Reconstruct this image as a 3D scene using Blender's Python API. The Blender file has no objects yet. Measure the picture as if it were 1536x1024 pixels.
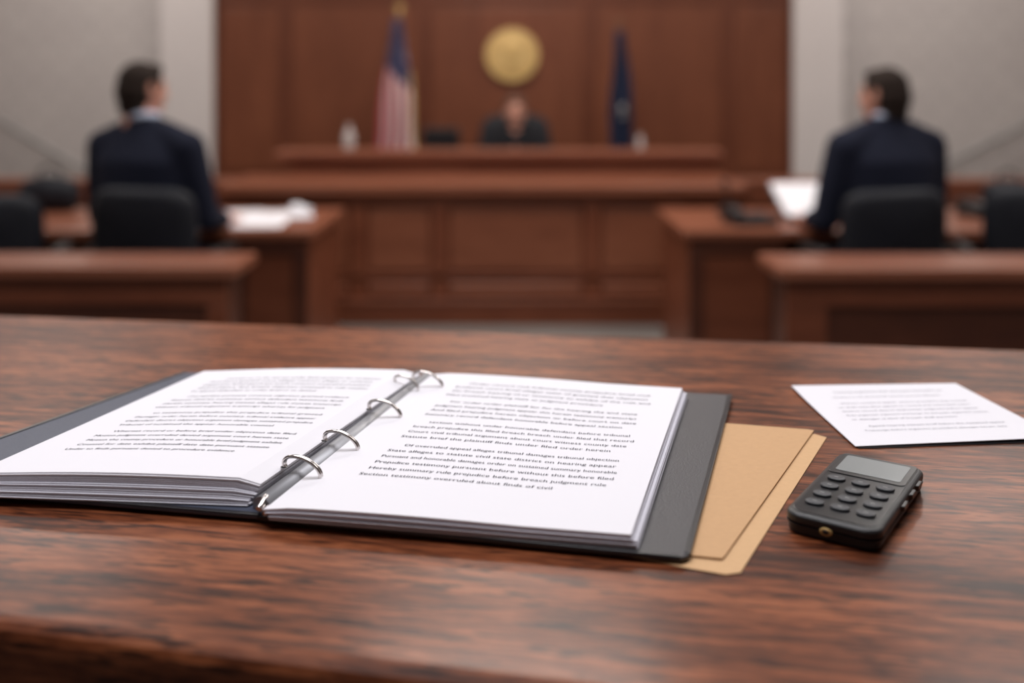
import bpy, bmesh, math, random
from mathutils import Vector, Matrix
random.seed(7)
S = bpy.context.scene
S.view_settings.view_transform = 'Standard'
S.view_settings.look = 'None'
COL = S.collection

# ------------------------------------------------------------------ materials
def newmat(name):
    m = bpy.data.materials.new(name); m.use_nodes = True
    nt = m.node_tree; b = nt.nodes['Principled BSDF']
    return m, nt, b

def plain(name, c, rough=0.5, metal=0.0, bump=0.0, bscale=200, coat=0.0, var=0.0, spec=0.5):
    m, nt, b = newmat(name)
    b.inputs['Base Color'].default_value = (*c, 1)
    b.inputs['Roughness'].default_value = rough
    b.inputs['Metallic'].default_value = metal
    b.inputs['Coat Weight'].default_value = coat
    b.inputs['Specular IOR Level'].default_value = spec
    tc = nt.nodes.new('ShaderNodeTexCoord')
    n = nt.nodes.new('ShaderNodeTexNoise'); n.inputs['Scale'].default_value = bscale
    n.inputs['Detail'].default_value = 4
    nt.links.new(tc.outputs['Object'], n.inputs['Vector'])
    if bump:
        bp = nt.nodes.new('ShaderNodeBump'); bp.inputs['Strength'].default_value = bump
        bp.inputs['Distance'].default_value = 0.002
        nt.links.new(n.outputs['Fac'], bp.inputs['Height']); nt.links.new(bp.outputs['Normal'], b.inputs['Normal'])
    if var:
        mx = nt.nodes.new('ShaderNodeMixRGB')
        mx.inputs[1].default_value = (*[x*(1-var) for x in c], 1)
        mx.inputs[2].default_value = (*[min(1, x*(1+var)) for x in c], 1)
        nt.links.new(n.outputs['Fac'], mx.inputs[0]); nt.links.new(mx.outputs[0], b.inputs['Base Color'])
    return m

def wood(name, dark, mid, light, along='X', rot=0.0, fs=1.0, rough=0.35, coat=0.3, lo=0.32, hi=0.68, wts=(.45, .40, .15), spec=.35, pores=0.0):
    m, nt, b = newmat(name)
    L = nt.links
    tc = nt.nodes.new('ShaderNodeTexCoord')
    def layer(sa, sc, detail, dist=0.0):
        mp = nt.nodes.new('ShaderNodeMapping')
        mp.inputs['Rotation'].default_value = (0, 0, -rot)
        sc3 = {'X': (sa, sc, sc), 'Y': (sc, sa, sc), 'Z': (sc, sc, sa)}[along]
        m2 = nt.nodes.new('ShaderNodeMapping'); m2.inputs['Scale'].default_value = [v*fs for v in sc3]
        L.new(tc.outputs['Object'], mp.inputs[0]); L.new(mp.outputs[0], m2.inputs[0])
        n = nt.nodes.new('ShaderNodeTexNoise'); n.inputs['Scale'].default_value = 1
        n.inputs['Detail'].default_value = detail; n.inputs['Roughness'].default_value = 0.6
        n.inputs['Distortion'].default_value = dist
        L.new(m2.outputs[0], n.inputs['Vector'])
        return n
    a = layer(2.2, 14, 5, 0.8)
    f = layer(13, 120, 6, 0.5)
    p = layer(42, 360, 3, 0.0)
    mixa = nt.nodes.new('ShaderNodeMath'); mixa.operation = 'MULTIPLY_ADD'
    mixa.inputs[1].default_value = wts[0]
    L.new(a.outputs['Fac'], mixa.inputs[0])
    fm = nt.nodes.new('ShaderNodeMath'); fm.operation = 'MULTIPLY'; fm.inputs[1].default_value = wts[1]
    L.new(f.outputs['Fac'], fm.inputs[0])
    pm = nt.nodes.new('ShaderNodeMath'); pm.operation = 'MULTIPLY_ADD'; pm.inputs[1].default_value = wts[2]
    L.new(p.outputs['Fac'], pm.inputs[0]); L.new(fm.outputs[0], pm.inputs[2])
    L.new(pm.outputs[0], mixa.inputs[2])
    r = nt.nodes.new('ShaderNodeValToRGB')
    r.color_ramp.elements[0].position = lo; r.color_ramp.elements[0].color = (*dark, 1)
    r.color_ramp.elements[1].position = hi; r.color_ramp.elements[1].color = (*light, 1)
    e = r.color_ramp.elements.new((lo+hi)/2); e.color = (*mid, 1)
    L.new(mixa.outputs[0], r.inputs[0])
    out = r.outputs[0]
    if pores:
        q = layer(30, 210, 2, 0.2)
        mr = nt.nodes.new('ShaderNodeMapRange'); mr.inputs['From Min'].default_value = .54; mr.inputs['From Max'].default_value = .64
        mr.inputs['To Min'].default_value = 0; mr.inputs['To Max'].default_value = pores
        L.new(q.outputs['Fac'], mr.inputs['Value'])
        mx = nt.nodes.new('ShaderNodeMixRGB'); L.new(mr.outputs[0], mx.inputs[0]); L.new(out, mx.inputs[1]); mx.inputs[2].default_value = (*[v*.55 for v in dark], 1)
        out = mx.outputs[0]
    L.new(out, b.inputs['Base Color'])
    b.inputs['Roughness'].default_value = rough
    b.inputs['Coat Weight'].default_value = coat
    b.inputs['Coat Roughness'].default_value = 0.18
    b.inputs['Specular IOR Level'].default_value = spec
    bp = nt.nodes.new('ShaderNodeBump'); bp.inputs['Strength'].default_value = 0.12
    bp.inputs['Distance'].default_value = 0.001
    L.new(f.outputs['Fac'], bp.inputs['Height']); L.new(bp.outputs['Normal'], b.inputs['Normal'])
    return m

M_table = wood('table_walnut', (.040, .0095, .0035), (.155, .041, .014), (.285, .088, .034), 'X', rot=math.radians(-9.5), rough=.42, coat=.18, lo=.42, hi=.59, wts=(.34, .42, .24), spec=.2, pores=.85)
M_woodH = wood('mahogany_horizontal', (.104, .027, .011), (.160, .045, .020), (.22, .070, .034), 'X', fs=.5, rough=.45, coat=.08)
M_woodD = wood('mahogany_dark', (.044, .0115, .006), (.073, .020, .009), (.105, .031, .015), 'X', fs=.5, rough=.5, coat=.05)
M_woodV = wood('mahogany_vertical', (.088, .023, .009), (.126, .035, .015), (.17, .051, .023), 'Z', fs=.5, rough=.45, coat=.08)
M_woodVP = wood('mahogany_panel', (.110, .030, .012), (.155, .046, .020), (.205, .066, .030), 'Z', fs=.5, rough=.45, coat=.08)
M_benchP = wood('bench_panel', (.140, .041, .019), (.195, .062, .030), (.25, .088, .045), 'X', fs=.5, rough=.45, coat=.08)
M_cap = wood('mahogany_cap', (.165, .050, .025), (.23, .077, .041), (.29, .108, .060), 'X', fs=.5, rough=.35, coat=.25)
M_paper = plain('paper_white', (.79, .775, .82), .8, bump=.05, bscale=300, spec=.2)
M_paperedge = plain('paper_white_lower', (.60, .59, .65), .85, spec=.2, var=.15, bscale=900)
M_ink = plain('printed_ink', (.10, .10, .12), .7, spec=.1)
M_inkl = plain('printed_ink_faint', (.27, .27, .31), .7, spec=.1)
M_cover = plain('binder_vinyl', (.045, .044, .05), .42, bump=.25, bscale=900)
M_coverL = plain('binder_vinyl_blue', (.055, .065, .10), .4, bump=.25, bscale=900)
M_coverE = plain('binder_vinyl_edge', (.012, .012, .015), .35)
M_chrome = plain('ring_nickel', (.66, .62, .60), .2, 1.0)
M_plate = plain('ring_plate_steel', (.33, .33, .35), .45, .3)
M_manila = plain('manila_card', (.55, .325, .16), .75, bump=.2, bscale=250, var=.06)
M_manila2 = plain('manila_card_inner', (.61, .375, .19), .75, bump=.2, bscale=250, var=.06)
M_blk = plain('black_plastic', (.015, .015, .017), .38, bump=.15, bscale=1500)
M_blk2 = plain('black_plastic_gloss', (.010, .010, .012), .3)
M_key = plain('rubber_key', (.045, .047, .053), .45)
M_lcd = plain('lcd_glass', (.22, .235, .235), .35, coat=.3)
M_glyph = plain('key_print', (.3, .3, .3), .6)
M_leather = plain('chair_leather_black', (.010, .011, .016), .6, bump=.3, bscale=180, spec=.25)
M_suit = plain('suit_navy_wool', (.013, .015, .028), .9, bump=.3, bscale=400, spec=.15)
M_trous = plain('trousers_navy_wool', (.010, .012, .022), .9, spec=.15)
M_robe = plain('judge_robe_black', (.010, .010, .013), .85, bump=.3, bscale=60, spec=.2)
M_skin = plain('skin', (.57, .28, .205), .6, var=.06, bscale=30, spec=.3)
M_hair = plain('hair_dark_brown', (.022, .014, .011), .8, bump=.8, bscale=150, spec=.15)
M_hair2 = plain('hair_grey_brown', (.12, .068, .052), .8, bump=.8, bscale=150, spec=.15)
M_shirt = plain('shirt_cotton', (.50, .56, .70), .8)
M_eye = plain('eye', (.03, .02, .015), .2)
M_lips = plain('lips', (.40, .14, .12), .5)
M_tie = plain('tie_silk', (.12, .02, .03), .5)
M_shoe = plain('shoe_leather', (.01, .008, .007), .3)
M_gold = plain('seal_gold', (.68, .47, .19), .55, .15, bump=.4, bscale=60, var=.12)
M_gold2 = plain('brass', (.58, .39, .15), .5, .3)
M_pole = plain('flag_pole_wood', (.16, .07, .03), .5)
M_ceil = plain('ceiling_paint', (.62, .61, .60), .9)
M_navy = plain('flag_navy', (.014, .022, .060), .7, bump=.2, bscale=200)
M_steel = plain('brushed_steel', (.35, .35, .36), .4, .8)
M_glass = plain('plastic_bottle', (.50, .46, .45), .35)
M_rail = plain('handrail_grey', (.27, .255, .25), .5)

def wallmat():
    m, nt, b = newmat('painted_block_wall'); L = nt.links
    tc = nt.nodes.new('ShaderNodeTexCoord')
    sep = nt.nodes.new('ShaderNodeSeparateXYZ'); L.new(tc.outputs['Object'], sep.inputs[0])
    add = nt.nodes.new('ShaderNodeMath'); L.new(sep.outputs[0], add.inputs[0]); L.new(sep.outputs[1], add.inputs[1])
    cmb = nt.nodes.new('ShaderNodeCombineXYZ'); L.new(add.outputs[0], cmb.inputs[0]); L.new(sep.outputs[2], cmb.inputs[1])
    br = nt.nodes.new('ShaderNodeTexBrick'); L.new(cmb.outputs[0], br.inputs['Vector'])
    br.inputs['Color1'].default_value = (.53, .485, .465, 1); br.inputs['Color2'].default_value = (.50, .455, .44, 1)
    br.inputs['Mortar'].default_value = (.39, .355, .34, 1); br.inputs['Scale'].default_value = 1
    br.inputs['Brick Width'].default_value = .2; br.inputs['Row Height'].default_value = .1
    br.inputs['Mortar Size'].default_value = .006
    L.new(br.outputs['Color'], b.inputs['Base Color']); b.inputs['Roughness'].default_value = .85
    return m
M_wall = wallmat()
M_pil = plain('painted_plaster', (.63, .58, .565), .85, var=.03, bscale=5)
M_floor = plain('floor_carpet_grey', (.20, .175, .16), .9, bump=.4, bscale=400, var=.15)

# ------------------------------------------------------------------ mesh helpers
def empty(name, loc=(0, 0, 0), rz=0.0, sc=1.0):
    e = bpy.data.objects.new(name, None); e.empty_display_size = .1
    e.location = loc; e.rotation_euler = (0, 0, rz); e.scale = (sc,)*3
    COL.objects.link(e); return e

def link(me, name, mats, parent=None, smooth=False):
    o = bpy.data.objects.new(name, me); COL.objects.link(o)
    for m in (mats if isinstance(mats, (list, tuple)) else [mats]): me.materials.append(m)
    if parent: o.parent = parent
    if smooth:
        for p in me.polygons: p.use_smooth = True
    return o

def bev(o, w, seg=2):
    md = o.modifiers.new('bevel', 'BEVEL'); md.width = w; md.segments = seg; md.limit_method = 'ANGLE'
    return o

def add_box(bm, x0, x1, y0, y1, z0, z1, mi=0):
    r = bmesh.ops.create_cube(bm, size=1, matrix=Matrix.Translation(((x0+x1)/2, (y0+y1)/2, (z0+z1)/2)) @ Matrix.Diagonal((x1-x0, y1-y0, z1-z0, 1)))
    for f in {f for v in r['verts'] for f in v.link_faces}: f.material_index = mi

def box(name, x0, x1, y0, y1, z0, z1, m, parent=None, b=0.0):
    bm = bmesh.new(); add_box(bm, x0, x1, y0, y1, z0, z1)
    me = bpy.data.meshes.new(name); bm.to_mesh(me); bm.free()
    o = link(me, name, m, parent)
    if b: bev(o, b)
    return o

def boxes(name, lst, mats, parent=None, b=0.0):
    bm = bmesh.new()
    for t in lst: add_box(bm, *t)
    me = bpy.data.meshes.new(name); bm.to_mesh(me); bm.free()
    o = link(me, name, mats, parent)
    if b: bev(o, b)
    return o

def prism(name, pts, z0, z1, m, parent=None, b=0.0):
    bm = bmesh.new()
    lo = [bm.verts.new((p[0], p[1], z0)) for p in pts]
    hi = [bm.verts.new((p[0], p[1], z1)) for p in pts]
    bm.faces.new(lo[::-1]); bm.faces.new(hi)
    n = len(pts)
    for i in range(n): bm.faces.new((lo[i], lo[(i+1) % n], hi[(i+1) % n], hi[i]))
    bmesh.ops.recalc_face_normals(bm, faces=bm.faces)
    me = bpy.data.meshes.new(name); bm.to_mesh(me); bm.free()
    o = link(me, name, m, parent)
    if b: bev(o, b)
    return o

def cyl(name, p0, p1, r0, r1, m, parent=None, seg=24):
    p0 = Vector(p0); p1 = Vector(p1); d = p1-p0
    bm = bmesh.new()
    mat = Matrix.Translation((p0+p1)/2) @ d.to_track_quat('Z', 'Y').to_matrix().to_4x4()
    bmesh.ops.create_cone(bm, cap_ends=True, segments=seg, radius1=r0, radius2=r1, depth=d.length, matrix=mat)
    me = bpy.data.meshes.new(name); bm.to_mesh(me); bm.free()
    o = link(me, name, m, parent, True)
    bev(o, min(r0, r1)*.12 if min(r0, r1) > 0 else .0005, 2)
    return o

def tube(name, pts, r, m, parent=None):
    cu = bpy.data.curves.new(name, 'CURVE'); cu.dimensions = '3D'; cu.bevel_depth = r; cu.bevel_resolution = 4; cu.use_fill_caps = True
    sp = cu.splines.new('POLY'); sp.points.add(len(pts)-1)
    for i, p in enumerate(pts): sp.points[i].co = (*p, 1)
    dg = bpy.context.evaluated_depsgraph_get()
    o = bpy.data.objects.new('tmp', cu); COL.objects.link(o)
    dg.update()
    me = bpy.data.meshes.new_from_object(o.evaluated_get(dg)); bpy.data.objects.remove(o)
    me.name = name
    return link(me, name, m, parent, True)

def blob(name, ells, m, parent=None, voxel=.01, smooth=6):
    """ells: list of (center, radii, optional matrix3) merged to ONE continuous surface"""
    bm = bmesh.new()
    for e in ells:
        c, r = e[0], e[1]
        if not isinstance(r, (tuple, list)): r = (r, r, r)
        R = e[2].to_4x4() if len(e) > 2 else Matrix.Identity(4)
        bmesh.ops.create_icosphere(bm, subdivisions=3, radius=1, matrix=Matrix.Translation(c) @ R @ Matrix.Diagonal((*r, 1)))
    me = bpy.data.meshes.new(name); bm.to_mesh(me); bm.free()
    o = link(me, name, m, parent, True)
    rm = o.modifiers.new('merge', 'REMESH'); rm.mode = 'VOXEL'; rm.voxel_size = voxel; rm.use_smooth_shade = True
    if smooth:
        sm = o.modifiers.new('smooth', 'SMOOTH'); sm.factor = .5; sm.iterations = smooth
    return o

def sweep(pts, step=.35):
    out = []
    for (a, ra), (b, rb) in zip(pts[:-1], pts[1:]):
        a = Vector(a); b = Vector(b)
        ra = Vector(ra if isinstance(ra, (tuple, list)) else (ra,)*3); rb = Vector(rb if isinstance(rb, (tuple, list)) else (rb,)*3)
        n = max(2, int((b-a).length/(min(min(ra), min(rb))*step))+1)
        for i in range(n+1):
            t = i/n
            out.append((a.lerp(b, t), tuple(ra.lerp(rb, t))))
    return out

# ------------------------------------------------------------------ room shell
CZ = 1.22
box('floor', -4.1, 4.1, -2.6, 7.3, -.1, 0, M_floor)
box('ceiling', -4.1, 4.1, -2.6, 7.3, 3.2, 3.3, M_ceil)
box('wall_back', -4.1, 4.1, 7.0, 7.15, 0, 3.2, M_wall)
box('wall_left', -4.1, -4.0, -2.6, 7.0, 0, 3.2, M_wall)
box('wall_right', 4.0, 4.1, -2.6, 7.0, 0, 3.2, M_wall)
box('wall_front', -4.0, 4.0, -2.6, -2.5, 0, 3.2, M_wall)
boxes('trim_1', [(-2.40, -2.04, 6.9, 7.0, 0, 3.2)], M_pil, b=.01)
boxes('trim_2', [(1.92, 2.26, 6.9, 7.0, 0, 3.2)], M_pil, b=.01)
box('baseboard_left', -4.0, -3.98, -2.5, 6.9, 0, .1, M_woodD)
box('baseboard_right', 3.98, 4.0, -2.5, 6.9, 0, .1, M_woodD)

e = empty('wood_wall_panelling')
xs = [-2.04, -1.55, -.60, .53, 1.48, 1.92]
box('backing', -2.04, 1.92, 6.955, 6.999, 0, 3.2, M_woodV, e)
lst = []
for i, x in enumerate(xs):
    w = .03
    lst.append((max(x-w, -2.04), min(x+w, 1.92), 6.945, 6.96, 0, 3.2))
for z in (.0, .55, 1.80, 3.1):
    lst.append((-2.04, 1.92, 6.947, 6.96, z, z+.06))
boxes('stiles_and_rails', lst, M_woodV, e, .004)
lst = []
for a, b_ in zip(xs[:-1], xs[1:]):
    for z0, z1 in ((.08, .53), (.63, 1.78), (1.88, 3.08)):
        lst.append((a+.05, b_-.05, 6.949, 6.96, z0+.02, z1-.02))
boxes('raised_panels', lst, M_woodVP, e, .005)

# ------------------------------------------------------------------ ceiling lights
def panel_light(x, y, sx, sy, power, col=(1, .95, .90)):
    e = empty('ceiling_light_panel')
    boxes('frame', [(x-sx/2-.03, x+sx/2+.03, y-sy/2-.03, y-sy/2, 3.15, 3.2), (x-sx/2-.03, x+sx/2+.03, y+sy/2, y+sy/2+.03, 3.15, 3.2),
                    (x-sx/2-.03, x-sx/2, y-sy/2, y+sy/2, 3.15, 3.2), (x+sx/2, x+sx/2+.03, y-sy/2, y+sy/2, 3.15, 3.2)], M_steel, e)
    ld = bpy.data.lights.new('panel_lamp', 'AREA'); ld.shape = 'RECTANGLE'; ld.size = sx; ld.size_y = sy; ld.energy = power; ld.color = col
    lo = bpy.data.objects.new('panel_lamp', ld); lo.location = (x, y, 3.17); COL.objects.link(lo); lo.parent = e
panel_light(-.3, 1.0, 1.6, .9, 50, (.98, .97, 1))
panel_light(1.6, 2.2, 1.2, .6, 22, (1, .97, .95))
panel_light(-2.2, 3.8, 1.2, .6, 28)
panel_light(2.2, 3.8, 1.2, .6, 28)
panel_light(0, 4.1, 1.2, .6, 45)
panel_light(-2.7, 6.0, 1.0, .5, 25)
panel_light(2.7, 6.0, 1.0, .5, 25)
panel_light(0, 5.9, .9, .4, 30, (1, .89, .78))

# ------------------------------------------------------------------ foreground table
TZ = .94
e = empty('conference_table')
top = [(-1.3, .734), (1.3, .2093), (1.3, .98), (-1.3, 1.346)]
o = prism('table_top', top, TZ-.045, TZ, M_table, e); bev(o, .012, 4)
def inset(pts, d):
    c = Vector((sum(p[0] for p in pts)/len(pts), sum(p[1] for p in pts)/len(pts)))
    return [(c.x+(p[0]-c.x)*(1-d/1.2), c.y+(p[1]-c.y)*(1-d/.35)) for p in pts]
ap = inset(top, .05)
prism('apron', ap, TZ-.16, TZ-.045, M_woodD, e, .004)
for sx, nm in ((-1.15, 'end_panel_1'), (1.05, 'end_panel_2')):
    yn = .472-.2019*sx+.07; yf = 1.163-.1408*sx-.07
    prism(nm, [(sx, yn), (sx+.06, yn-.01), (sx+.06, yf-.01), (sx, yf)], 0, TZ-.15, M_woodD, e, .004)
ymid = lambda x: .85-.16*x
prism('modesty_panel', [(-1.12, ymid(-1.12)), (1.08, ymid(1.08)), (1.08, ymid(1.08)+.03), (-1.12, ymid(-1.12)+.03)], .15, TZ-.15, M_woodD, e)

# ------------------------------------------------------------------ binder
def V2(a): return Vector((a[0], a[1]))
def bil(c, u, v):
    BL, BR, TL, TR = [V2(p) for p in c]
    return (BL*(1-u)+BR*u)*(1-v)+(TL*(1-u)+TR*u)*v

def leaf(bm, c, zf, th, nu=14, nv=4, mi=0):
    g = []
    for k in (0, 1):
        rows = []
        for j in range(nv+1):
            row = []
            for i in range(nu+1):
                u, v = i/nu, j/nv
                p = bil(c, u, v); z = zf(u, v)+(th if k else 0)
                row.append(bm.verts.new((p.x, p.y, z)))
            rows.append(row)
        g.append(rows)
    fs = []
    for j in range(nv):
        for i in range(nu):
            a = g[1]; fs.append(bm.faces.new((a[j][i], a[j][i+1], a[j+1][i+1], a[j+1][i])))
            a = g[0]; fs.append(bm.faces.new((a[j][i], a[j+1][i], a[j+1][i+1], a[j][i+1])))
    for i in range(nu):
        fs.append(bm.faces.new((g[0][0][i], g[0][0][i+1], g[1][0][i+1], g[1][0][i])))
        fs.append(bm.faces.new((g[0][nv][i], g[1][nv][i], g[1][nv][i+1], g[0][nv][i+1])))
    for j in range(nv):
        fs.append(bm.faces.new((g[0][j][0], g[1][j][0], g[1][j+1][0], g[0][j+1][0])))
        fs.append(bm.faces.new((g[0][j][nu], g[0][j+1][nu], g[1][j+1][nu], g[1][j][nu])))
    bmesh.ops.recalc_face_normals(bm, faces=fs)
    for f in fs: f.material_index = mi; f.smooth = False

def stack(name, c, zb, zt, n, shape, parent, jit=.0012, fan=(0, 0)):
    bm = bmesh.new(); pitch = (zt-zb)/n
    rnd = random.Random(len(name)*3+n)
    for i in range(n):
        t = i/(n-1)
        dx = rnd.uniform(-jit, jit); dy = rnd.uniform(-jit, jit)
        fx, fy = fan[0]*(1-t), fan[1]*(1-t)
        cc = [(p[0]+dx+fx, p[1]+dy+fy) for p in c]
        if i == n-1: cc = c
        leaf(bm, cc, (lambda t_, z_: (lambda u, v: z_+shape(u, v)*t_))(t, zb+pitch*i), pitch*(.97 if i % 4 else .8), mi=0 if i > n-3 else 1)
    me = bpy.data.meshes.new(name); bm.to_mesh(me); bm.free()
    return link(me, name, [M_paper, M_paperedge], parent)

WORDS = ("the court finds that defendant pursuant to motion for summary judgment filed herein and counsel of record "
 "shall appear before this honorable tribunal on or about date whereas plaintiff alleges breach contract damages "
 "evidence testimony witness exhibit statute section order hereby granted denied without prejudice under rule "
 "civil procedure state county district appeal brief argument hearing transcript objection sustained overruled").split()

def text_on(name, rows, mapf, W, H, size, mat, parent, seed=1):
    rnd = random.Random(seed)
    verts, faces = [], []
    dg = bpy.context.evaluated_depsgraph_get()
    for (u0, u1, v) in rows:
        target = (u1-u0)*W
        s = ''
        nchar = int(target/(size*.50))
        while len(s) < nchar: s += rnd.choice(WORDS)+' '
        if rnd.random() < .8: s = s[0].upper()+s[1:]
        cu = bpy.data.curves.new('t', 'FONT'); cu.body = s.strip(); cu.size = size; cu.resolution_u = 2
        o = bpy.data.objects.new('t', cu); COL.objects.link(o); dg.update()
        me = bpy.data.meshes.new_from_object(o.evaluated_get(dg)); bpy.data.objects.remove(o)
        mx = max((q.co.x for q in me.vertices), default=1)
        k = target/mx
        base = len(verts)
        for q in me.vertices: verts.append(mapf(u0+q.co.x*k/W, v+q.co.y/H))
        for p in me.polygons: faces.append([base+i for i in p.vertices])
        bpy.data.meshes.remove(me)
    me = bpy.data.meshes.new(name); me.from_pydata(verts, [], faces); me.update()
    return link(me, name, mat, parent)

B = empty('ring_binder')
zc0, zc1 = TZ+.0022, TZ+.005
SBL, STL = (-.163, .650), (-.078, .956)
SBR, STR = (-.140, .6435), (-.058, .953)
BRc, TRc = (.1046, .5952), (.1966, .9055)
LBc, LTc = (-.445, .703), (-.317, .978)
prism('cover_right', [SBR, (.0985, .5922), (.1048, .5965), TRc, STR], zc0, zc1, M_cover, B, .001)
prism('cover_left', [LBc, SBL, STL, LTc], zc0, zc1, M_coverL, B, .001)
prism('spine', [SBL, SBR, STR, STL], zc0-.0006, zc1-.0004, M_coverE, B, .0006)
def strip(name, a, b_, w, z0, z1, m):
    a = V2(a); b_ = V2(b_); d = (b_-a).normalized(); n = Vector((-d.y, d.x))*w
    prism(name, [tuple(a), tuple(b_), tuple(b_+n), tuple(a+n)], z0, z1, m, B, .0004)
strip('rim_1', (.1048, .5965), TRc, .0035, zc1-.0003, zc1+.0006, M_coverE)
strip('rim_2', SBR, (.0985, .5922), .004, zc1-.0003, zc1+.0006, M_coverE)
strip('rim_3', LBc, SBL, .004, zc1-.0003, zc1+.0006, M_coverE)
strip('rim_4', LTc, LBc, .004, zc1-.0003, zc1+.0006, M_coverE)

Rc = [(-.158, .645), (.0710, .604), (-.076, .948), (.1507, .897)]
Lc = [(-.167, .673), (-.367, .690), (-.0845, .930), (-.285, .937)]
Rshape = lambda u, v: .0010*math.sin(math.pi*min(1, u*1.4)) - .0020*math.exp(-(u/.05)**2) + .0012*(u**6)*math.sin(v*3)
Lshape = lambda u, v: .0012*math.sin(math.pi*min(1, u*1.1)) - .0035*math.exp(-(u/.03)**2) - .0025*u**3
zr0, zr1 = TZ+.0055, TZ+.0133
zl0, zl1 = TZ+.0055, TZ+.0198
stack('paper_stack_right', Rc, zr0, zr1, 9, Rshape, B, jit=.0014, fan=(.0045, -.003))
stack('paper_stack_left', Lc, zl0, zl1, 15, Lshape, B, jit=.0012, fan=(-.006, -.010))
def toppt(c, shape, z):
    def f(u, v):
        p = bil(c, u, v); return (p.x, p.y, z+shape(u, v)+.0003)
    return f
W_, H_ = .228, .30
def rowsfor(pattern, u0, u1, pitch, v0, seed, gap=.7):
    rnd = random.Random(seed); out = []; v = v0
    for blk in pattern:
        for k in range(blk):
            a = u0 + (.04 if k == 0 else 0) + rnd.uniform(0, .01); b_ = u1-rnd.uniform(0, .03)
            if k == blk-1: b_ = u0+(u1-u0)*rnd.uniform(.72, .95)
            out.append((a, b_, v)); v -= pitch
        v -= pitch*gap
    return out
text_on('printed_text_right', rowsfor([4, 4, 4, 6], .16, .91, .0375, .895, 3, .6), toppt(Rc, Rshape, zr1), W_, H_, .0056, M_ink, B, 5)
Lmap0 = toppt(Lc, Lshape, zl1)
Lmap = lambda u, v: Lmap0(1-u, v)
text_on('printed_text_left', rowsfor([5, 4, 4, 5], .15, .90, .0375, .875, 9, .6), Lmap, .20, .26, .0050, M_ink, B, 8)

ax = (V2(STL)+V2(STR))/2-(V2(SBL)+V2(SBR))/2; ax.normalize(); nx = Vector((ax.y, -ax.x))
c0 = (V2(SBL)+V2(SBR))/2+Vector((-.007, .016))
Lr = (V2(Lc[0]), V2(Lc[2])); Rr = (V2(Rc[0]), V2(Rc[2]))
pa = Lr[0]+Vector((-.002, -.012)); pb = Rr[0]+Vector((.004, .006)); pc = Rr[1]+Vector((.003, 0)); pd = Lr[1]+Vector((.0, .012))
bm = bmesh.new()
secs = []
for (l, r) in ((pa, pb), (pd, pc)):
    s = []
    for k in range(9):
        t = k/8; q = l.lerp(r, t)
        s.append(bm.verts.new((q.x, q.y, TZ+.0085+.0055*math.sin(math.pi*t)**.7+.001*(1-t))))
    secs.append(s)
base = [[bm.verts.new((q.x, q.y, zc1-.0005)) for q in (l, r)] for (l, r) in ((pa, pb), (pd, pc))]
for k in range(8): bm.faces.new((secs[0][k], secs[0][k+1], secs[1][k+1], secs[1][k])).smooth = True
bm.faces.new([base[0][0]]+secs[0]+[base[0][1]]); bm.faces.new([base[1][0]]+secs[1]+[base[1][1]])
bm.faces.new((base[0][0], base[1][0], secs[1][0], secs[0][0])); bm.faces.new((base[0][1], secs[0][8], secs[1][8], base[1][1]))
bm.faces.new((base[0][0], base[0][1], base[1][1], base[1][0]))
bmesh.ops.recalc_face_normals(bm, faces=bm.faces)
me = bpy.data.meshes.new('ring_plate'); bm.to_mesh(me); bm.free(); link(me, 'ring_plate', M_plate, B)
cyl('end_lever', (*(c0-ax*.014), zc1+.004), (*(c0-ax*.004), zc1+.009), .0024, .0020, M_chrome, B)
cyl('end_lever_2', (*(c0-ax*.008+nx*.004), zc1+.005), (*(c0-ax*.015+nx*.005), zc1+.002), .0018, .0018, M_chrome, B)
for i, (rx, ry, sc_) in enumerate([(-.1445, .6960, 1), (-.1265, .7480, .97), (-.1035, .8210, 1), (-.0755, .9030, 1), (-.0935, .8960, .8)]):
    pts = []
    cc = V2((rx, ry))
    hw = .0138*sc_
    for k in range(25):
        a = math.pi*(1.12 - 1.24*k/24)
        x = hw*math.cos(a); z = .0078*math.sin(a)*sc_
        zb = TZ+.0172-.0032*(x/hw)
        q = cc+nx*x
        pts.append((q.x, q.y, zb+z))
    tube('ring_%d' % (i+1), pts, .0012, M_chrome, B)
    if i < 4:
        pts2 = [(p[0]+ax.x*.003, p[1]+ax.y*.003, p[2]-.0006) for p in pts]
        tube('ring_%d_pair' % (i+1), pts2, .0009, M_chrome, B)
    for sx in (-1, 1):
        q = cc+nx*(hw*.97*sx)
        cyl('hole_%d_%s' % (i+1, 'a' if sx < 0 else 'b'), (q.x, q.y, TZ+.0162-.0032*sx-.0018), (q.x, q.y, TZ+.0162-.0032*sx-.0014), .0024, .0024, M_coverE, B, 16)

# ------------------------------------------------------------------ manila folders
F = empty('manila_folder')
prism('back_leaf', [(-.04, .66), (.0985, .5896), (.1225, .5806), (.1315, .5830), (.2508, .8076), (.2440, .8150), (.04, .88)], TZ+.0001, TZ+.0007, M_manila2, F)
F2 = empty('manila_folder')
prism('front_leaf', [(-.02, .66), (.1076, .6012), (.1238, .5975), (.1262, .6010), (.2443, .8200), (.2400, .8225), (.05, .868)], TZ+.0012, TZ+.0021, M_manila, F2)
prism('back_sheet', [(-.02, .67), (.09, .612), (.1205, .6035), (.234, .815), (.05, .86)], TZ+.0007, TZ+.0012, M_manila2, F2)

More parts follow.
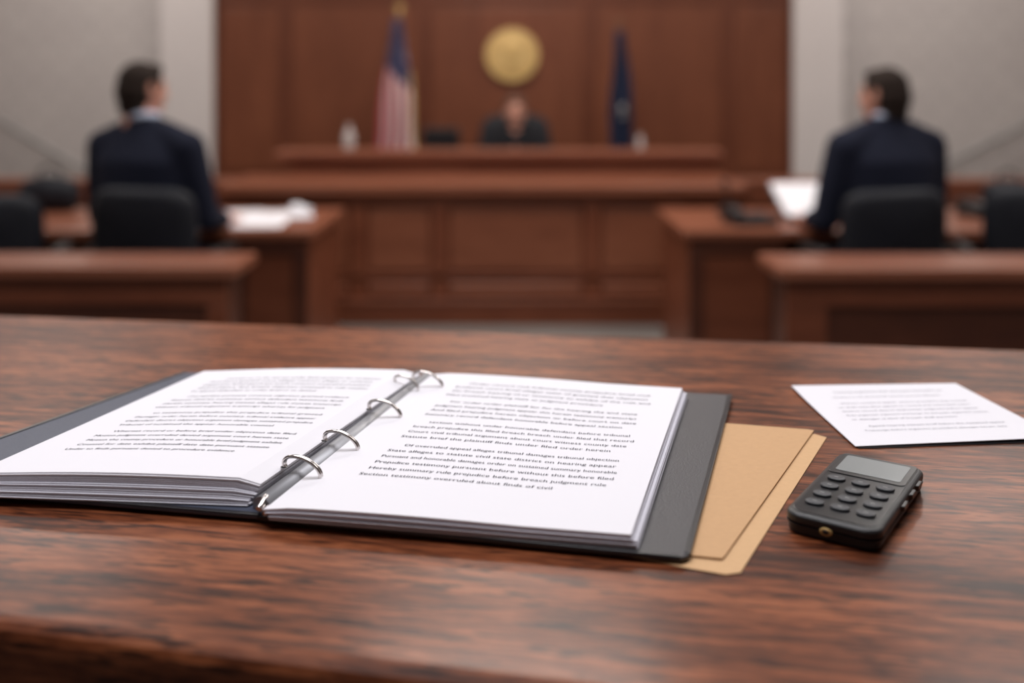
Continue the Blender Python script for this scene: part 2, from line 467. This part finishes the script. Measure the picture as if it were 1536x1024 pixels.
# ------------------------------------------------------------------ loose document
D = empty('loose_document')
c = [(.2661, .7852), (.436, .8015), (.2590, .9395), (.4166, .9521)]
bm = bmesh.new()
leaf(bm, [(p[0]+.002, p[1]-.002) for p in c], lambda u, v: TZ+.0002, .0005, mi=1)  # black under-copy, a painted shadow along the sheet's near and right edges
leaf(bm, c, lambda u, v: TZ+.0012+.006*max(0, v-.5)**2*(1-u)+.006*max(0, .25-v)*(u), .0004)
me = bpy.data.meshes.new('sheet_and_painted_shadow'); bm.to_mesh(me); bm.free(); link(me, 'sheet_and_painted_shadow', [M_paper, M_coverE], D)
def dm(u, v):
    p = bil(c, u, v); return (p.x, p.y, TZ+.0012+.006*max(0, v-.5)**2*(1-u)+.006*max(0, .25-v)*u+.0008)
text_on('printed_text', [(.20, .84, .85)], dm, .16, .15, .0048, M_inkl, D, 2)
text_on('printed_text_body', rowsfor([1, 5, 2], .12, .88, .068, .76, 21, .6), dm, .16, .15, .0040, M_inkl, D, 4)

# ------------------------------------------------------------------ handheld voice recorder
R = empty('handheld_voice_recorder', (.2300, .6735, TZ), math.radians(-34))
R.scale = (1.14, 1.0, .70)
def rrect(w, l, r, n=6, cx=0, cy=0):
    pts = []
    for (sx, sy, a0) in ((1, 1, 0), (-1, 1, 90), (-1, -1, 180), (1, -1, 270)):
        for k in range(n+1):
            a = math.radians(a0+90*k/n)
            pts.append((cx+sx*(w/2-r)+r*math.cos(a), cy+sy*(l/2-r)+r*math.sin(a)))
    return pts
o = prism('case_lower', rrect(.050, .124, .009), 0.0, .011, M_blk, R); bev(o, .003, 3)
o = prism('case_upper', rrect(.052, .126, .010), .009, .0195, M_blk, R); bev(o, .0035, 4)
prism('seam', rrect(.0524, .1264, .010), .0092, .0098, M_blk2, R)
o = prism('face_plate', rrect(.046, .118, .007), .0190, .0200, M_blk2, R); bev(o, .0006)
o = prism('screen_bezel', rrect(.045, .042, .004, cx=0, cy=.0375), .0198, .0208, M_blk2, R); bev(o, .0006)
prism('screen', rrect(.038, .032, .002, cx=0, cy=.038), .0206, .0211, M_lcd, R)
for r_ in range(4):
    for c_ in range(3):
        cx = (c_-1)*.0140; cy = .006-r_*.0158
        w, l = (.0104, .0084)
        o = prism('key_%d' % (r_*3+c_+1), rrect(w, l, .0040, cx=cx, cy=cy), .0196, .0222, M_key, R); bev(o, .0009, 3)
        boxes('key_mark_%d' % (r_*3+c_+1), [(cx-.0012, cx+.0012, cy-.0003, cy+.0005, .0220, .02235)], M_glyph, R)
cyl('jack_rim', (-.002, -.0625, .0095), (-.002, -.0640, .0095), .0036, .0034, M_gold2, R)
cyl('jack_hole', (-.002, -.0630, .0095), (-.002, -.0643, .0095), .0019, .0019, M_coverE, R)
for i, yy in enumerate((-.004, .018, .036)):
    o = prism('side_button_%d' % (i+1), [(.0255, yy-.006), (.0278, yy-.005), (.0278, yy+.005), (.0255, yy+.006)], .0115, .0165, M_blk2, R); bev(o, .0006)

# ------------------------------------------------------------------ bar railings
def railing(name, x0, x1, yn, yf, zt, panels):
    e = empty(name)
    box('cap', x0, x1, yn, yf, zt-.035, zt, M_cap, e, .008)
    box('body', x0+.04, x1-.04 if x1 < 0 else x1, yn+.05, yf-.05, 0, zt-.035, M_woodD, e)
    lst = []
    for (a, b_) in panels:
        lst += [(a, b_, yn+.035, yn+.055, zt-.12, zt-.035), (a, b_, yn+.035, yn+.055, 0, .12), (a, a+.12, yn+.035, yn+.055, .12, zt-.12), (b_-.06, b_, yn+.035, yn+.055, .12, zt-.12)]
    boxes('frame', lst, M_woodH, e, .005)
    return e
railing('bar_railing', -2.6, -.80, 2.93, 3.19, .70, [(-2.55, -1.7), (-1.7, -.835)])
railing('bar_railing', .765, 2.6, 2.90, 3.17, .70, [(.795, 1.8), (1.8, 2.6)])

# ------------------------------------------------------------------ counsel tables
def counsel(x0, x1, inner_right):
    e = empty('counsel_table')
    yn, yf, zt = (4.14, 4.92, .633)
    box('top', x0, x1, yn, yf, zt-.035, zt, M_cap, e, .006)
    zt2 = zt-.035
    if inner_right:
        px0, px1 = x1-.34, x1-.03
    else:
        px0, px1 = x0+.03, x0+.42
    box('pedestal', px0, px1, yn+.04, yf-.04, 0, zt2, M_woodH, e)
    boxes('pedestal_frame', [(px0, px1, yn+.025, yn+.045, zt2-.07, zt2), (px0, px1, yn+.025, yn+.045, 0, .08),
          (px0, px0+.06, yn+.025, yn+.045, .08, zt2-.07), (px1-.06, px1, yn+.025, yn+.045, .08, zt2-.07)], M_woodD, e, .004)
    ox0, ox1 = (x0+.03, x0+.09) if inner_right else (x1-.09, x1-.03)
    box('end_panel', ox0, ox1, yn+.04, yf-.04, 0, zt2, M_woodH, e)
    box('modesty_panel', x0+.05, x1-.05, yf-.10, yf-.07, .12, zt2, M_woodH, e)
    return e
counsel(-2.75, -.81, True)
counsel(.70, 2.75, False)

# ------------------------------------------------------------------ judge's bench
J = empty('judges_bench')
x0, x1, yf, zt = -1.498, 1.20, 5.20, .724
box('lower_core', x0+.03, x1-.03, yf+.03, 5.72, 0, zt-.055, M_woodH, J)
box('lower_cap', x0, x1, yf-.03, 5.76, zt-.055, zt, M_cap, J, .01)
box('lower_cap_moulding', x0+.015, x1-.015, yf-.005, 5.7, zt-.075, zt-.055, M_woodH, J, .004)
lst = [(x0+.03, x1-.03, yf+.01, yf+.04, zt-.11, zt-.07), (x0+.03, x1-.03, yf+.01, yf+.04, .225, .255), (x0+.03, x1-.03, yf-.015, yf+.04, 0, .11)]
for x in (x0+.03, -.83, -.41, .375, .80, x1-.11):
    lst.append((x-.0, x+.075, yf+.01, yf+.04, .11, zt-.11))
boxes('lower_frame', lst, M_woodH, J, .004)
box('ledge', x0+.02, x1-.02, yf-.025, yf+.04, .112, .128, M_cap, J, .004)
lst = []; lst2 = []
ed = [x0+.105, -.83, -.41, .375, .80, x1-.11]
for a, b_ in zip(ed[:-1], ed[1:]):
    aa = a if a == ed[0] else a+.075
    lst.append((aa+.018, b_-.018, yf+.02, yf+.04, .273, zt-.128))
    lst2.append((aa+.018, b_-.018, yf+.012, yf+.04, .150, .210))
boxes('lower_panels', lst, M_benchP, J, .006)
boxes('kick_panels', lst2, M_cap, J, .006)
box('upper_front', -1.24, 1.16, 5.75, 5.87, 0, .805, M_woodH, J)
box('upper_cap', -1.335, 1.19, 5.70, 5.92, .815, .861, M_cap, J, .012)
box('upper_moulding', -1.27, 1.175, 5.73, 5.88, .785, .815, M_woodH, J, .006)
box('desk_surface', -1.24, 1.16, 5.87, 6.12, .60, .64, M_woodD, J, .004)
box('bench_end_1', -1.24, -1.18, 5.87, 6.4, 0, .80, M_woodH, J)
box('bench_end_2', 1.10, 1.16, 5.87, 6.4, 0, .80, M_woodH, J)

def jury(x0, x1):
    e = empty('jury_box_partition')
    box('cap', x0, x1, 5.60, 5.78, .665, .705, M_cap, e, .008)
    box('body', x0+.02, x1-.02, 5.63, 5.75, 0, .665, M_woodD, e)
    n = 3; w = (x1-x0-.04)/n; l = []
    for i in range(n):
        a = x0+.02+w*i
        l += [(a, a+.05, 5.615, 5.64, 0, .665), (a, a+w, 5.615, 5.64, .58, .665), (a, a+w, 5.615, 5.64, 0, .1)]
    boxes('frame', l, M_woodH, e, .004)
jury(-3.9, -1.52)
jury(1.24, 3.9)

# ------------------------------------------------------------------ seal
SL = empty('courtroom_seal', (0.0, 6.925, 1.437), 0, .93)
cyl('disc', (0, .02, 0), (0, -.012, 0), .193, .190, M_gold, SL, 64)
def ringt(name, R_, r, y, m):
    pts = [(R_*math.cos(2*math.pi*k/64), y, R_*math.sin(2*math.pi*k/64)) for k in range(65)]
    return tube(name, pts, r, m, SL)
ringt('outer_rim', .188, .008, -.012, M_gold); ringt('inner_rim', .135, .004, -.014, M_gold2)
for k in range(28):
    a = 2*math.pi*k/28
    c_, s_ = math.cos(a), math.sin(a)
    cyl('letter_%d' % k, (.152*c_, -.014, .152*s_), (.172*c_, -.014, .172*s_), .004, .004, M_gold2, SL, 8)
blob('eagle_relief', sweep([((0, -.014, .07), .014), ((0, -.014, -.02), (.03, .014, .03)), ((0, -.014, -.08), .012)])
     + sweep([((-.02, -.014, .02), .016), ((-.07, -.014, .06), .014), ((-.105, -.014, .02), .008)])
     + sweep([((.02, -.014, .02), .016), ((.07, -.014, .06), .014), ((.105, -.014, .02), .008)])
     + sweep([((0, -.014, -.06), .01), ((-.05, -.014, -.09), .008)]) + sweep([((0, -.014, -.06), .01), ((.05, -.014, -.09), .008)]),
     M_gold2, SL, .005, 3)

# ------------------------------------------------------------------ flags
def flagmat_us():
    m, nt, b = newmat('flag_stripes'); L = nt.links
    uv = nt.nodes.new('ShaderNodeUVMap'); sep = nt.nodes.new('ShaderNodeSeparateXYZ'); L.new(uv.outputs[0], sep.inputs[0])
    mu = nt.nodes.new('ShaderNodeMath'); mu.operation = 'MULTIPLY'; mu.inputs[1].default_value = 4.0; L.new(sep.outputs[0], mu.inputs[0])
    fr = nt.nodes.new('ShaderNodeMath'); fr.operation = 'FRACT'; L.new(mu.outputs[0], fr.inputs[0])
    lt = nt.nodes.new('ShaderNodeMath'); lt.operation = 'LESS_THAN'; lt.inputs[1].default_value = .5; L.new(fr.outputs[0], lt.inputs[0])
    mx = nt.nodes.new('ShaderNodeMixRGB'); L.new(lt.outputs[0], mx.inputs[0])
    mx.inputs[1].default_value = (.70, .56, .56, 1); mx.inputs[2].default_value = (.38, .05, .065, 1)
    ad = nt.nodes.new('ShaderNodeMath'); ad.operation = 'MULTIPLY_ADD'; ad.inputs[1].default_value = .18
    L.new(sep.outputs[0], ad.inputs[0]); L.new(sep.outputs[1], ad.inputs[2])
    cn = nt.nodes.new('ShaderNodeMath'); cn.operation = 'GREATER_THAN'; cn.inputs[1].default_value = .70; L.new(ad.outputs[0], cn.inputs[0])
    st = nt.nodes.new('ShaderNodeTexVoronoi'); st.inputs['Scale'].default_value = 14; L.new(uv.outputs[0], st.inputs['Vector'])
    s2 = nt.nodes.new('ShaderNodeMath'); s2.operation = 'LESS_THAN'; s2.inputs[1].default_value = .22; L.new(st.outputs['Distance'], s2.inputs[0])
    bl = nt.nodes.new('ShaderNodeMixRGB'); L.new(s2.outputs[0], bl.inputs[0])
    bl.inputs[1].default_value = (.05, .05, .12, 1); bl.inputs[2].default_value = (.5, .45, .5, 1)
    m2 = nt.nodes.new('ShaderNodeMixRGB'); L.new(cn.outputs[0], m2.inputs[0]); L.new(mx.outputs[0], m2.inputs[1]); L.new(bl.outputs[0], m2.inputs[2])
    L.new(m2.outputs[0], b.inputs['Base Color']); b.inputs['Roughness'].default_value = .7
    return m
def flag(name, px, py, ztop, zbot, wl, wr, mat, ptop, fringe=None, emblem=False, top=.22):
    e = empty(name)
    cyl('pole', (px+.02, py, .03), (px, py, ptop), .010, .008, M_pole, e)
    cyl('pole_base', (px, py, 0), (px, py, .05), .12, .07, M_gold2, e, 32)
    blob('finial_eagle', [((px, py, ptop+.02), (.012, .012, .03)), ((px, py, ptop+.05), (.014, .012, .02)), ((px-.018, py, ptop+.055), (.014, .006, .012)), ((px+.018, py, ptop+.055), (.014, .006, .012)), ((px, py-.01, ptop+.075), .008)], M_gold2 if fringe else M_pole, e, .004, 2)
    bm = bmesh.new(); uvl = bm.loops.layers.uv.new('UVMap')
    nu, nv = 60, 40; g = []
    for j in range(nv+1):
        t = j/nv; row = []
        for i in range(nu+1):
            s = i/nu
            w = top+(1-top)*t**.8
            x = px-wl*w+(wl+wr)*w*s+.008*math.sin(9*t+4*s)
            y = py-.04-(.010+.022*t)*math.sin(s*math.pi*7+1.2*t)-.02*t-.03*math.sin(math.pi*s)
            z = ztop-(ztop-zbot)*t-.03*abs(s-.5)*t
            row.append(bm.verts.new((x, y, z)))
        g.append(row)
    for j in range(nv):
        for i in range(nu):
            f = bm.faces.new((g[j][i], g[j+1][i], g[j+1][i+1], g[j][i+1])); f.smooth = True
            for l, (a, b_) in zip(f.loops, ((i, j), (i, j+1), (i+1, j+1), (i+1, j))): l[uvl].uv = (a/nu, 1-b_/nv)
    fr = [tuple(g[j][nu].co+Vector((.006, -.004, 0))) for j in range(14, nv+1, 2)]
    me = bpy.data.meshes.new('cloth'); bm.to_mesh(me); bm.free()
    o = link(me, 'cloth', mat, e); sd = o.modifiers.new('thick', 'SOLIDIFY'); sd.thickness = .003
    if fringe: tube('fringe', fr, .007, fringe, e)
    if emblem:
        blob('emblem', [((px+.010, py-.115, 1.08), (.020, .012, .030)), ((px+.010, py-.115, 1.03), (.012, .01, .02))], M_rail, e, .005, 2)
flag('us_flag_on_pole', -.735, 6.62, 1.66, .70, .165, .115, flagmat_us(), 1.68, M_gold)
flag('state_flag_on_pole', .70, 6.62, 1.58, .70, .085, .105, M_navy, 1.59, None, True, top=.36)

# ------------------------------------------------------------------ chairs
def chair(name, x, y, rz, width=.41, ztop=.855, zlow=.50, arms=True):
    e = empty(name, (x, y, 0), rz)
    bm = bmesh.new(); n = 24; h = (ztop-zlow)/2; cz = (ztop+zlow)/2
    rings = []
    for (k, yy) in ((.0, -.035), (.80, -.035), (.96, -.02), (1.0, 0.0), (.96, .02), (.78, .03), (.0, .022)):
        ring = []
        for i in range(48):
            a = 2*math.pi*i/48; p = 5
            ca, sa = math.cos(a), math.sin(a)
            q = (abs(ca)**p+abs(sa)**p)**(-1/p)
            X = width/2*k*ca*q; Z = h*k*sa*q
            X *= 1-.10*max(0, -Z/h)
            ring.append(bm.verts.new((X, yy+1.1*X*X-.10*(Z)*0.8, cz+Z)))
        rings.append(ring)
    for r0, r1 in zip(rings[:-1], rings[1:]):
        for i in range(48):
            f = bm.faces.new((r0[i], r0[(i+1) % 48], r1[(i+1) % 48], r1[i])); f.smooth = True
    bmesh.ops.remove_doubles(bm, verts=bm.verts, dist=.0005)
    bmesh.ops.recalc_face_normals(bm, faces=bm.faces)
    me = bpy.data.meshes.new('backrest'); bm.to_mesh(me); bm.free()
    o = link(me, 'backrest', M_leather, e)
    o = prism('seat', rrect(width+.03, .44, .08, cx=0, cy=.25), .345, .42, M_leather, e); bev(o, .025, 4)
    tube('back_bracket', [(0, -.045, .62), (0, -.06, .5), (0, -.05, .38), (0, .03, .33), (0, .2, .335)], .018, M_blk, e)
    cyl('gas_column', (0, .25, .09), (0, .25, .345), .028, .022, M_steel, e)
    for k in range(5):
        a = 2*math.pi*k/5+.3
        dx, dy = math.cos(a), math.sin(a)
        cyl('foot_%d' % (k+1), (0, .25, .10), (.27*dx, .25+.27*dy, .065), .022, .014, M_blk, e, 12)
        cyl('caster_%d' % (k+1), (.27*dx-.02*dy, .25+.27*dy+.02*dx, .028), (.27*dx+.02*dy, .25+.27*dy-.02*dx, .028), .028, .028, M_blk2, e, 20)
    if arms:
        for sx in (-1, 1):
            ww = width/2+.035
            o = prism('arm_pad_%s' % ('a' if sx < 0 else 'b'), rrect(.045, .22, .02, cx=sx*ww, cy=.20), .585, .608, M_blk, e); bev(o, .008, 3)
            tube('arm_post_%s' % ('a' if sx < 0 else 'b'), [(sx*ww, .2, .59), (sx*ww, .21, .45), (sx*(ww-.03), .23, .36), (sx*.12, .24, .35)], .012, M_blk, e)
    return e
chair('office_chair', -1.367, 3.72, -.10, ztop=.85)
chair('office_chair', 1.42, 3.72, .10, ztop=.845)
chair('office_chair', -1.93, 3.66, .25, width=.43, ztop=.83)
chair('office_chair', 1.96, 3.70, -.22, width=.43, ztop=.855)
chair('judges_chair', .02, 6.62, math.pi, width=.46, ztop=1.04, zlow=.46, arms=False)

# ------------------------------------------------------------------ people
def hand(name, wrist, d, side, parent, palm=Vector((0, 0, -1))):
    d = Vector(d).normalized(); up = -palm; lat = d.cross(up).normalized()*side; up = lat.cross(d).normalized()
    if up.dot(-palm) < 0: up = -up
    w = Vector(wrist)
    P = lambda a, b_, c_: w+d*a+lat*b_+up*c_
    els = sweep([(P(-.02, 0, 0), .022), (P(.02, 0, 0), .022)])
    for b_ in (-.028, -.010, .010, .028):
        els += sweep([(P(.02, b_*.6, 0), .0145), (P(.085, b_, 0), .0125)])
    for b_, L_, r in ((.030, .068, .0088), (.010, .078, .0092), (-.011, .072, .0088), (-.030, .056, .0076)):
        els += sweep([(P(.085, b_, 0), r+.001), (P(.085+L_*.45, b_*1.15, .004), r), (P(.085+L_*.78, b_*1.2, -.008), r*.9), (P(.085+L_*.95, b_*1.2, -.022), r*.8)])
    els += sweep([(P(.025, .025, -.004), .014), (P(.055, .052, -.010), .0115), (P(.085, .060, -.014), .0095)])
    return blob(name, els, M_skin, parent, .0045, 3)

def head_parts(parent, c, yaw, pitch, hair, s=.93):
    H = empty('head', c, yaw, s); H.rotation_euler = (pitch, 0, yaw); H.parent = parent
    els = [((0, 0, .01), (.076, .096, .098)), ((0, .035, -.02), (.064, .062, .07)), ((0, .035, -.065), (.052, .055, .045)), ((0, .068, -.092), (.026, .024, .018)),
           ((0, .074, .028), (.052, .022, .014)), ((-.042, .060, -.02), (.022, .025, .018)), ((.042, .060, -.02), (.022, .025, .018)),
           ((0, -.02, -.09), (.054, .056, .06))]
    els += sweep([((0, .092, .012), .009), ((0, .108, -.012), .011), ((0, .114, -.022), .0125)])
    els += [((-.012, .104, -.024), .009), ((.012, .104, -.024), .009), ((0, .094, -.052), (.024, .01, .008)), ((0, .09, -.062), (.022, .01, .007))]
    for sx in (-1, 1):
        els += sweep([((sx*.078, -.012, .022), (.008, .014, .016)), ((sx*.079, -.010, -.002), (.008, .016, .016)), ((sx*.074, -.002, -.026), (.008, .010, .012))])
    els += sweep([((0, -.02, -.09), (.055, .058, .05)), ((0, -.025, -.165), (.059, .062, .04))])
    blob('face_and_neck', els, M_skin, H, .005, 3)
    for sx in (-1, 1):
        blob('eye_%s' % ('a' if sx < 0 else 'b'), [((sx*.031, .087, .008), (.011, .008, .007))], M_eye, H, .003, 0)
        blob('eyebrow_%s' % ('a' if sx < 0 else 'b'), sweep([((sx*.015, .096, .028), .0035), ((sx*.048, .086, .030), .003)]), hair, H, .002, 0)
    blob('lips', sweep([((-.018, .098, -.057), .005), ((0, .104, -.056), .006), ((.018, .098, -.057), .005)]), M_lips, H, .002, 1)
    blob('hair', [((0, -.012, .030), (.084, .096, .093)), ((0, -.040, -.01), (.081, .074, .080)), ((0, -.050, -.068), (.066, .052, .050)), ((.02, .04, .085), (.045, .04, .028)), ((-.02, .035, .087), (.045, .04, .026)),
                  ((.072, .008, .03), (.015, .032, .040)), ((-.072, .008, .03), (.015, .032, .040))], hair, H, .006, 3)

def person(name, loc, rz, head_xyz, head_yaw, head_pitch, elbows, wrists, jacket, hair, sc=1.0, lean=0.0, judge=False, hdirs=None):
    E = empty(name, loc, rz, sc)
    L = lean; k_ = 1.0 if judge else 1.07
    T = [((0, .0, .525), (.180*k_, .128, .095)), ((0, -.012, .66), (.172*k_, .118, .09)), ((0, -.018, .80), (.184*k_, .120, .09)), ((0, -.012+L*.5, .92), (.198*k_, .124, .08)), ((0, L, .985), (.182*k_, .105, .055)), ((0, L, 1.035), (.125, .085, .045)), ((0, L+.0, 1.078), (.080, .070, .038))]
    els = sweep(T, .45)
    for k, sx in enumerate((-1, 1)):
        S_ = (sx*.180*k_, L, .982)
        els += sweep([((sx*.085, L, 1.042), (.06, .06, .05)), (S_, .068)])
        w_ = Vector(wrists[k]); e_ = Vector(elbows[k])
        els += sweep([(S_, .071), (Vector(S_).lerp(e_, .5), .066), (e_, .055 if not judge else .07), (e_.lerp(w_, .6), .046 if not judge else .065), (e_.lerp(w_, .92), .037 if not judge else .06)])
    els += sweep([((0, .0, .50), (.18, .13, .06)), ((0, .05, .49), (.17, .13, .055))])
    els += [((0, L-.045, 1.092), (.064, .022, .024)), ((.052, L-.01, 1.085), (.02, .04, .02)), ((-.052, L-.01, 1.085), (.02, .04, .02))]
    blob('jacket' if not judge else 'robe', els, jacket, E, .010, 5)
    blob('shirt', sweep([((0, L+.006, 1.06), (.058, .060, .035)), ((0, L-.008, 1.112), (.060, .064, .014))]) + sweep([((0, L+.062, 1.05), (.045, .018, .03)), ((0, L+.108, .90), (.012, .012, .02))]), M_shirt if not judge else M_skin, E, .006, 3)
    if not judge:
        blob('tie', sweep([((0, L+.078, 1.055), (.014, .012, .016)), ((0, L+.116, .95), (.018, .012, .02)), ((0, L+.116, .90), (.010, .010, .02))]), M_tie, E, .005, 2)
        for sx in (-1, 1):
            blob('lapel_%s' % ('a' if sx < 0 else 'b'), sweep([((sx*.055, L+.062, 1.05), (.018, .010, .02)), ((sx*.05, L+.102, .97), (.024, .010, .02)), ((sx*.008, L+.118, .87), (.010, .010, .015))]), jacket, E, .005, 2)
    els = []
    for sx in (-1, 1):
        els += sweep([((sx*.09, .02, .505), (.088, .085, .078)), ((sx*.115, .24, .50), .072), ((sx*.12, .43, .485), .060), ((sx*.12, .45, .44), .058), ((sx*.12, .43, .25), .054), ((sx*.12, .42, .10), .045)])
    blob('trousers' if not judge else 'robe_skirt', els, M_trous if not judge else jacket, E, .010, 5)
    for sx in (-1, 1):
        blob('shoe_%s' % ('a' if sx < 0 else 'b'), sweep([((sx*.12, .41, .045), (.036, .045, .04)), ((sx*.125, .53, .032), (.040, .05, .028))]), M_shoe, E, .008, 3)
    head_parts(E, Vector(head_xyz), head_yaw, head_pitch, hair)
    for k, sx in enumerate((-1, 1)):
        w_ = Vector(wrists[k]); e_ = Vector(elbows[k])
        d = (w_-e_); d.z = min(0, d.z)*.3; 
        if hdirs: d = Vector(hdirs[k])
        hand('hand_%s' % ('l' if sx < 0 else 'r'), w_, d, -1 if sx > 0 else 1, E)
        ww = (w_-e_).normalized()
        if not judge:
            cyl('cuff_%s' % ('l' if sx < 0 else 'r'), w_-ww*.03, w_+ww*.004, .033, .030, M_shirt, E)
    return E

rb = math.radians
person('seated_man', (-1.44, 3.985, 0), rb(-18), (-.025, .01, 1.208), rb(-20), rb(0),
       [(-.225, .02, .71), (.225, .070, .705)], [(-.10, .30, .662), (.13, .34, .662)], M_suit, M_hair)
person('seated_man', (1.475, 3.985, 0), rb(16), (-.005, .01, 1.185), rb(22), rb(0),
       [(-.230, .070, .70), (.225, .02, .71)], [(-.13, .34, .662), (.10, .30, .662)], M_suit, M_hair)
person('judge', (.02, 6.37, 0), math.pi, (0, .03, 1.185), 0, rb(-6),
       [(-.24, .12, .78), (.24, .12, .78)], [(-.09, .30, .755), (.09, .30, .755)], M_robe, M_hair2, sc=.90, judge=True)

# ------------------------------------------------------------------ small props
P = empty('document_papers')
zt = .633
def rotq(cx, cy, w, l, a):
    ca, sa = math.cos(a), math.sin(a)
    return [(cx+x*ca-y*sa, cy+x*sa+y*ca) for x, y in ((-w/2, -l/2), (w/2, -l/2), (w/2, l/2), (-w/2, l/2))]
for i, (cx, cy, a) in enumerate([(-1.08, 4.36, .05), (-1.09, 4.42, -.12), (-1.24, 4.62, .2), (-1.02, 4.60, .3)]):
    prism('sheet_%d' % (i+1), rotq(cx, cy, .21, .28, a), zt+.001+i*.002, zt+.0025+i*.002, M_paper, P)
blob('crumpled_sheet', [((-.98, 4.68, zt+.020), (.045, .05, .016)), ((-1.0, 4.69, zt+.028), (.03, .03, .020)), ((-.95, 4.67, zt+.018), (.035, .03, .014))], M_paper, P, .008, 1)

Dn = empty('document_stand')
def tilt(name, x0, x1, y0, z0, y1, z1, th, m, par):
    bm = bmesh.new()
    n = Vector((0, -(z1-z0), (y1-y0))).normalized()*th
    a = [Vector((x0, y0, z0)), Vector((x1, y0, z0)), Vector((x1, y1, z1)), Vector((x0, y1, z1))]
    lo = [bm.verts.new(p) for p in a]; hi = [bm.verts.new(p+n) for p in a]
    bm.faces.new(lo[::-1]); bm.faces.new(hi)
    for i in range(4): bm.faces.new((lo[i], lo[(i+1) % 4], hi[(i+1) % 4], hi[i]))
    me = bpy.data.meshes.new(name); bm.to_mesh(me); bm.free(); return link(me, name, m, par)
tilt('board', 1.19, 1.54, 4.42, zt+.004, 4.72, zt+.12, .008, M_blk, Dn)
tilt('papers', 1.20, 1.52, 4.42, zt+.014, 4.715, zt+.128, .015, M_paper, Dn)
box('support', 1.27, 1.45, 4.70, 4.72, zt, zt+.11, M_blk, Dn)
box('foot', 1.20, 1.52, 4.40, 4.42, zt, zt+.025, M_blk, Dn)

def mic(x, y, z, h=.14):
    e = empty('desk_microphone')
    cyl('base', (x, y, z), (x, y, z+.02), .055, .045, M_blk, e)
    tube('gooseneck', [(x, y, z+.018), (x, y+.005, z+h*.6), (x-.01, y-.02, z+h*.9), (x-.02, y-.05, z+h)], .006, M_blk, e)
    blob('capsule', sweep([((x-.02, y-.05, z+h), .012), ((x-.03, y-.075, z+h+.008), .016)]), M_blk, e, .004, 1)
mic(1.0, 4.70, zt)
def phone(x, y, z, rz=0):
    e = empty('desk_telephone', (x, y, z), rz)
    o = prism('body', rrect(.20, .18, .02), 0, .035, M_blk, e); bev(o, .01)
    blob('handset', sweep([((-.08, -.06, .055), (.028, .03, .022)), ((-.085, 0, .072), .015), ((-.08, .065, .055), (.028, .03, .022))]), M_blk, e, .005, 2)
    for r_ in range(4):
        for c_ in range(3):
            box('key_%d' % (r_*3+c_+1), -.01+c_*.027, .010+c_*.027, -.06+r_*.027, -.042+r_*.027, .034, .041, M_key, e, .002)
phone(1.02, 4.35, zt, .2); phone(2.15, 4.60, zt, .3)
def bag(x, y, z, w=.26, h=.13):
    e = empty('leather_bag', (x, y, z))
    blob('body', sweep([((-w*.36, 0, h*.45), (w*.14, .06, h*.45)), ((0, 0, h*.5), (w*.2, .075, h*.5)), ((w*.36, 0, h*.45), (w*.14, .06, h*.45))]), M_leather, e, .008, 3)
    tube('handle', [(-.05, 0, h*.9), (-.045, 0, h*1.15), (0, 0, h*1.28), (.045, 0, h*1.15), (.05, 0, h*.9)], .006, M_leather, e)
bag(-2.18, 4.78, zt, .28, .17)
bag(2.35, 4.8, zt, .24, .15)

def bottle(x, y, z, s=1.0):
    e = empty('water_bottle', (x, y, z))
    prof = [(0, 0), (.032, 0), (.034, .01), (.034, .09), (.030, .105), (.014, .125), (.013, .14), (.016, .142), (.016, .155), (0, .157)]
    bm = bmesh.new(); rings = []
    for r, h in prof: rings.append([bm.verts.new((r*s*math.cos(2*math.pi*k/24), r*s*math.sin(2*math.pi*k/24), h*s)) for k in range(24)])
    for a, b_ in zip(rings[:-1], rings[1:]):
        for k in range(24): bm.faces.new((a[k], a[(k+1) % 24], b_[(k+1) % 24], b_[k])).smooth = True
    bmesh.ops.remove_doubles(bm, verts=bm.verts, dist=.0001); bmesh.ops.recalc_face_normals(bm, faces=bm.faces)
    me = bpy.data.meshes.new('bottle_body'); bm.to_mesh(me); bm.free(); link(me, 'bottle_body', M_glass, e)
bottle(-.935, 5.81, .861, .90); bottle(.735, 5.81, .861, .55)
MN = empty('bench_computer_monitor', (-.42, 6.0, .64), math.pi)
o = box('screen_housing', -.11, .11, -.015, .015, .09, .335, M_blk, MN, .006); box('screen', -.10, .10, .0151, .017, .10, .325, M_blk2, MN)
box('neck', -.015, .015, -.02, 0, .01, .12, M_blk, MN); box('foot', -.07, .07, -.06, .06, 0, .012, M_blk, MN, .003)

tube('stair_handrail', [(-3.75, 6.9, 1.12), (-3.42, 6.9, .95), (-2.90, 6.9, .64)], .02, M_rail)
tube('stair_handrail', [(3.75, 6.9, 1.08), (3.42, 6.9, .92), (2.90, 6.9, .66)], .02, M_rail)

# ------------------------------------------------------------------ world + camera
w = bpy.data.worlds.new('world'); S.world = w; w.use_nodes = True
w.node_tree.nodes['Background'].inputs[0].default_value = (.6, .6, .65, 1)
w.node_tree.nodes['Background'].inputs[1].default_value = .3
cam = bpy.data.cameras.new('camera'); co = bpy.data.objects.new('camera', cam); COL.objects.link(co)
co.location = (0, 0, CZ); co.rotation_euler = (math.radians(90), 0, 0)
cam.lens = 1520/1536*36; cam.sensor_width = 36; cam.shift_y = -382/1536
cam.clip_start = .02
cam.dof.use_dof = True; cam.dof.focus_distance = .73; cam.dof.aperture_fstop = 2.6
S.camera = co
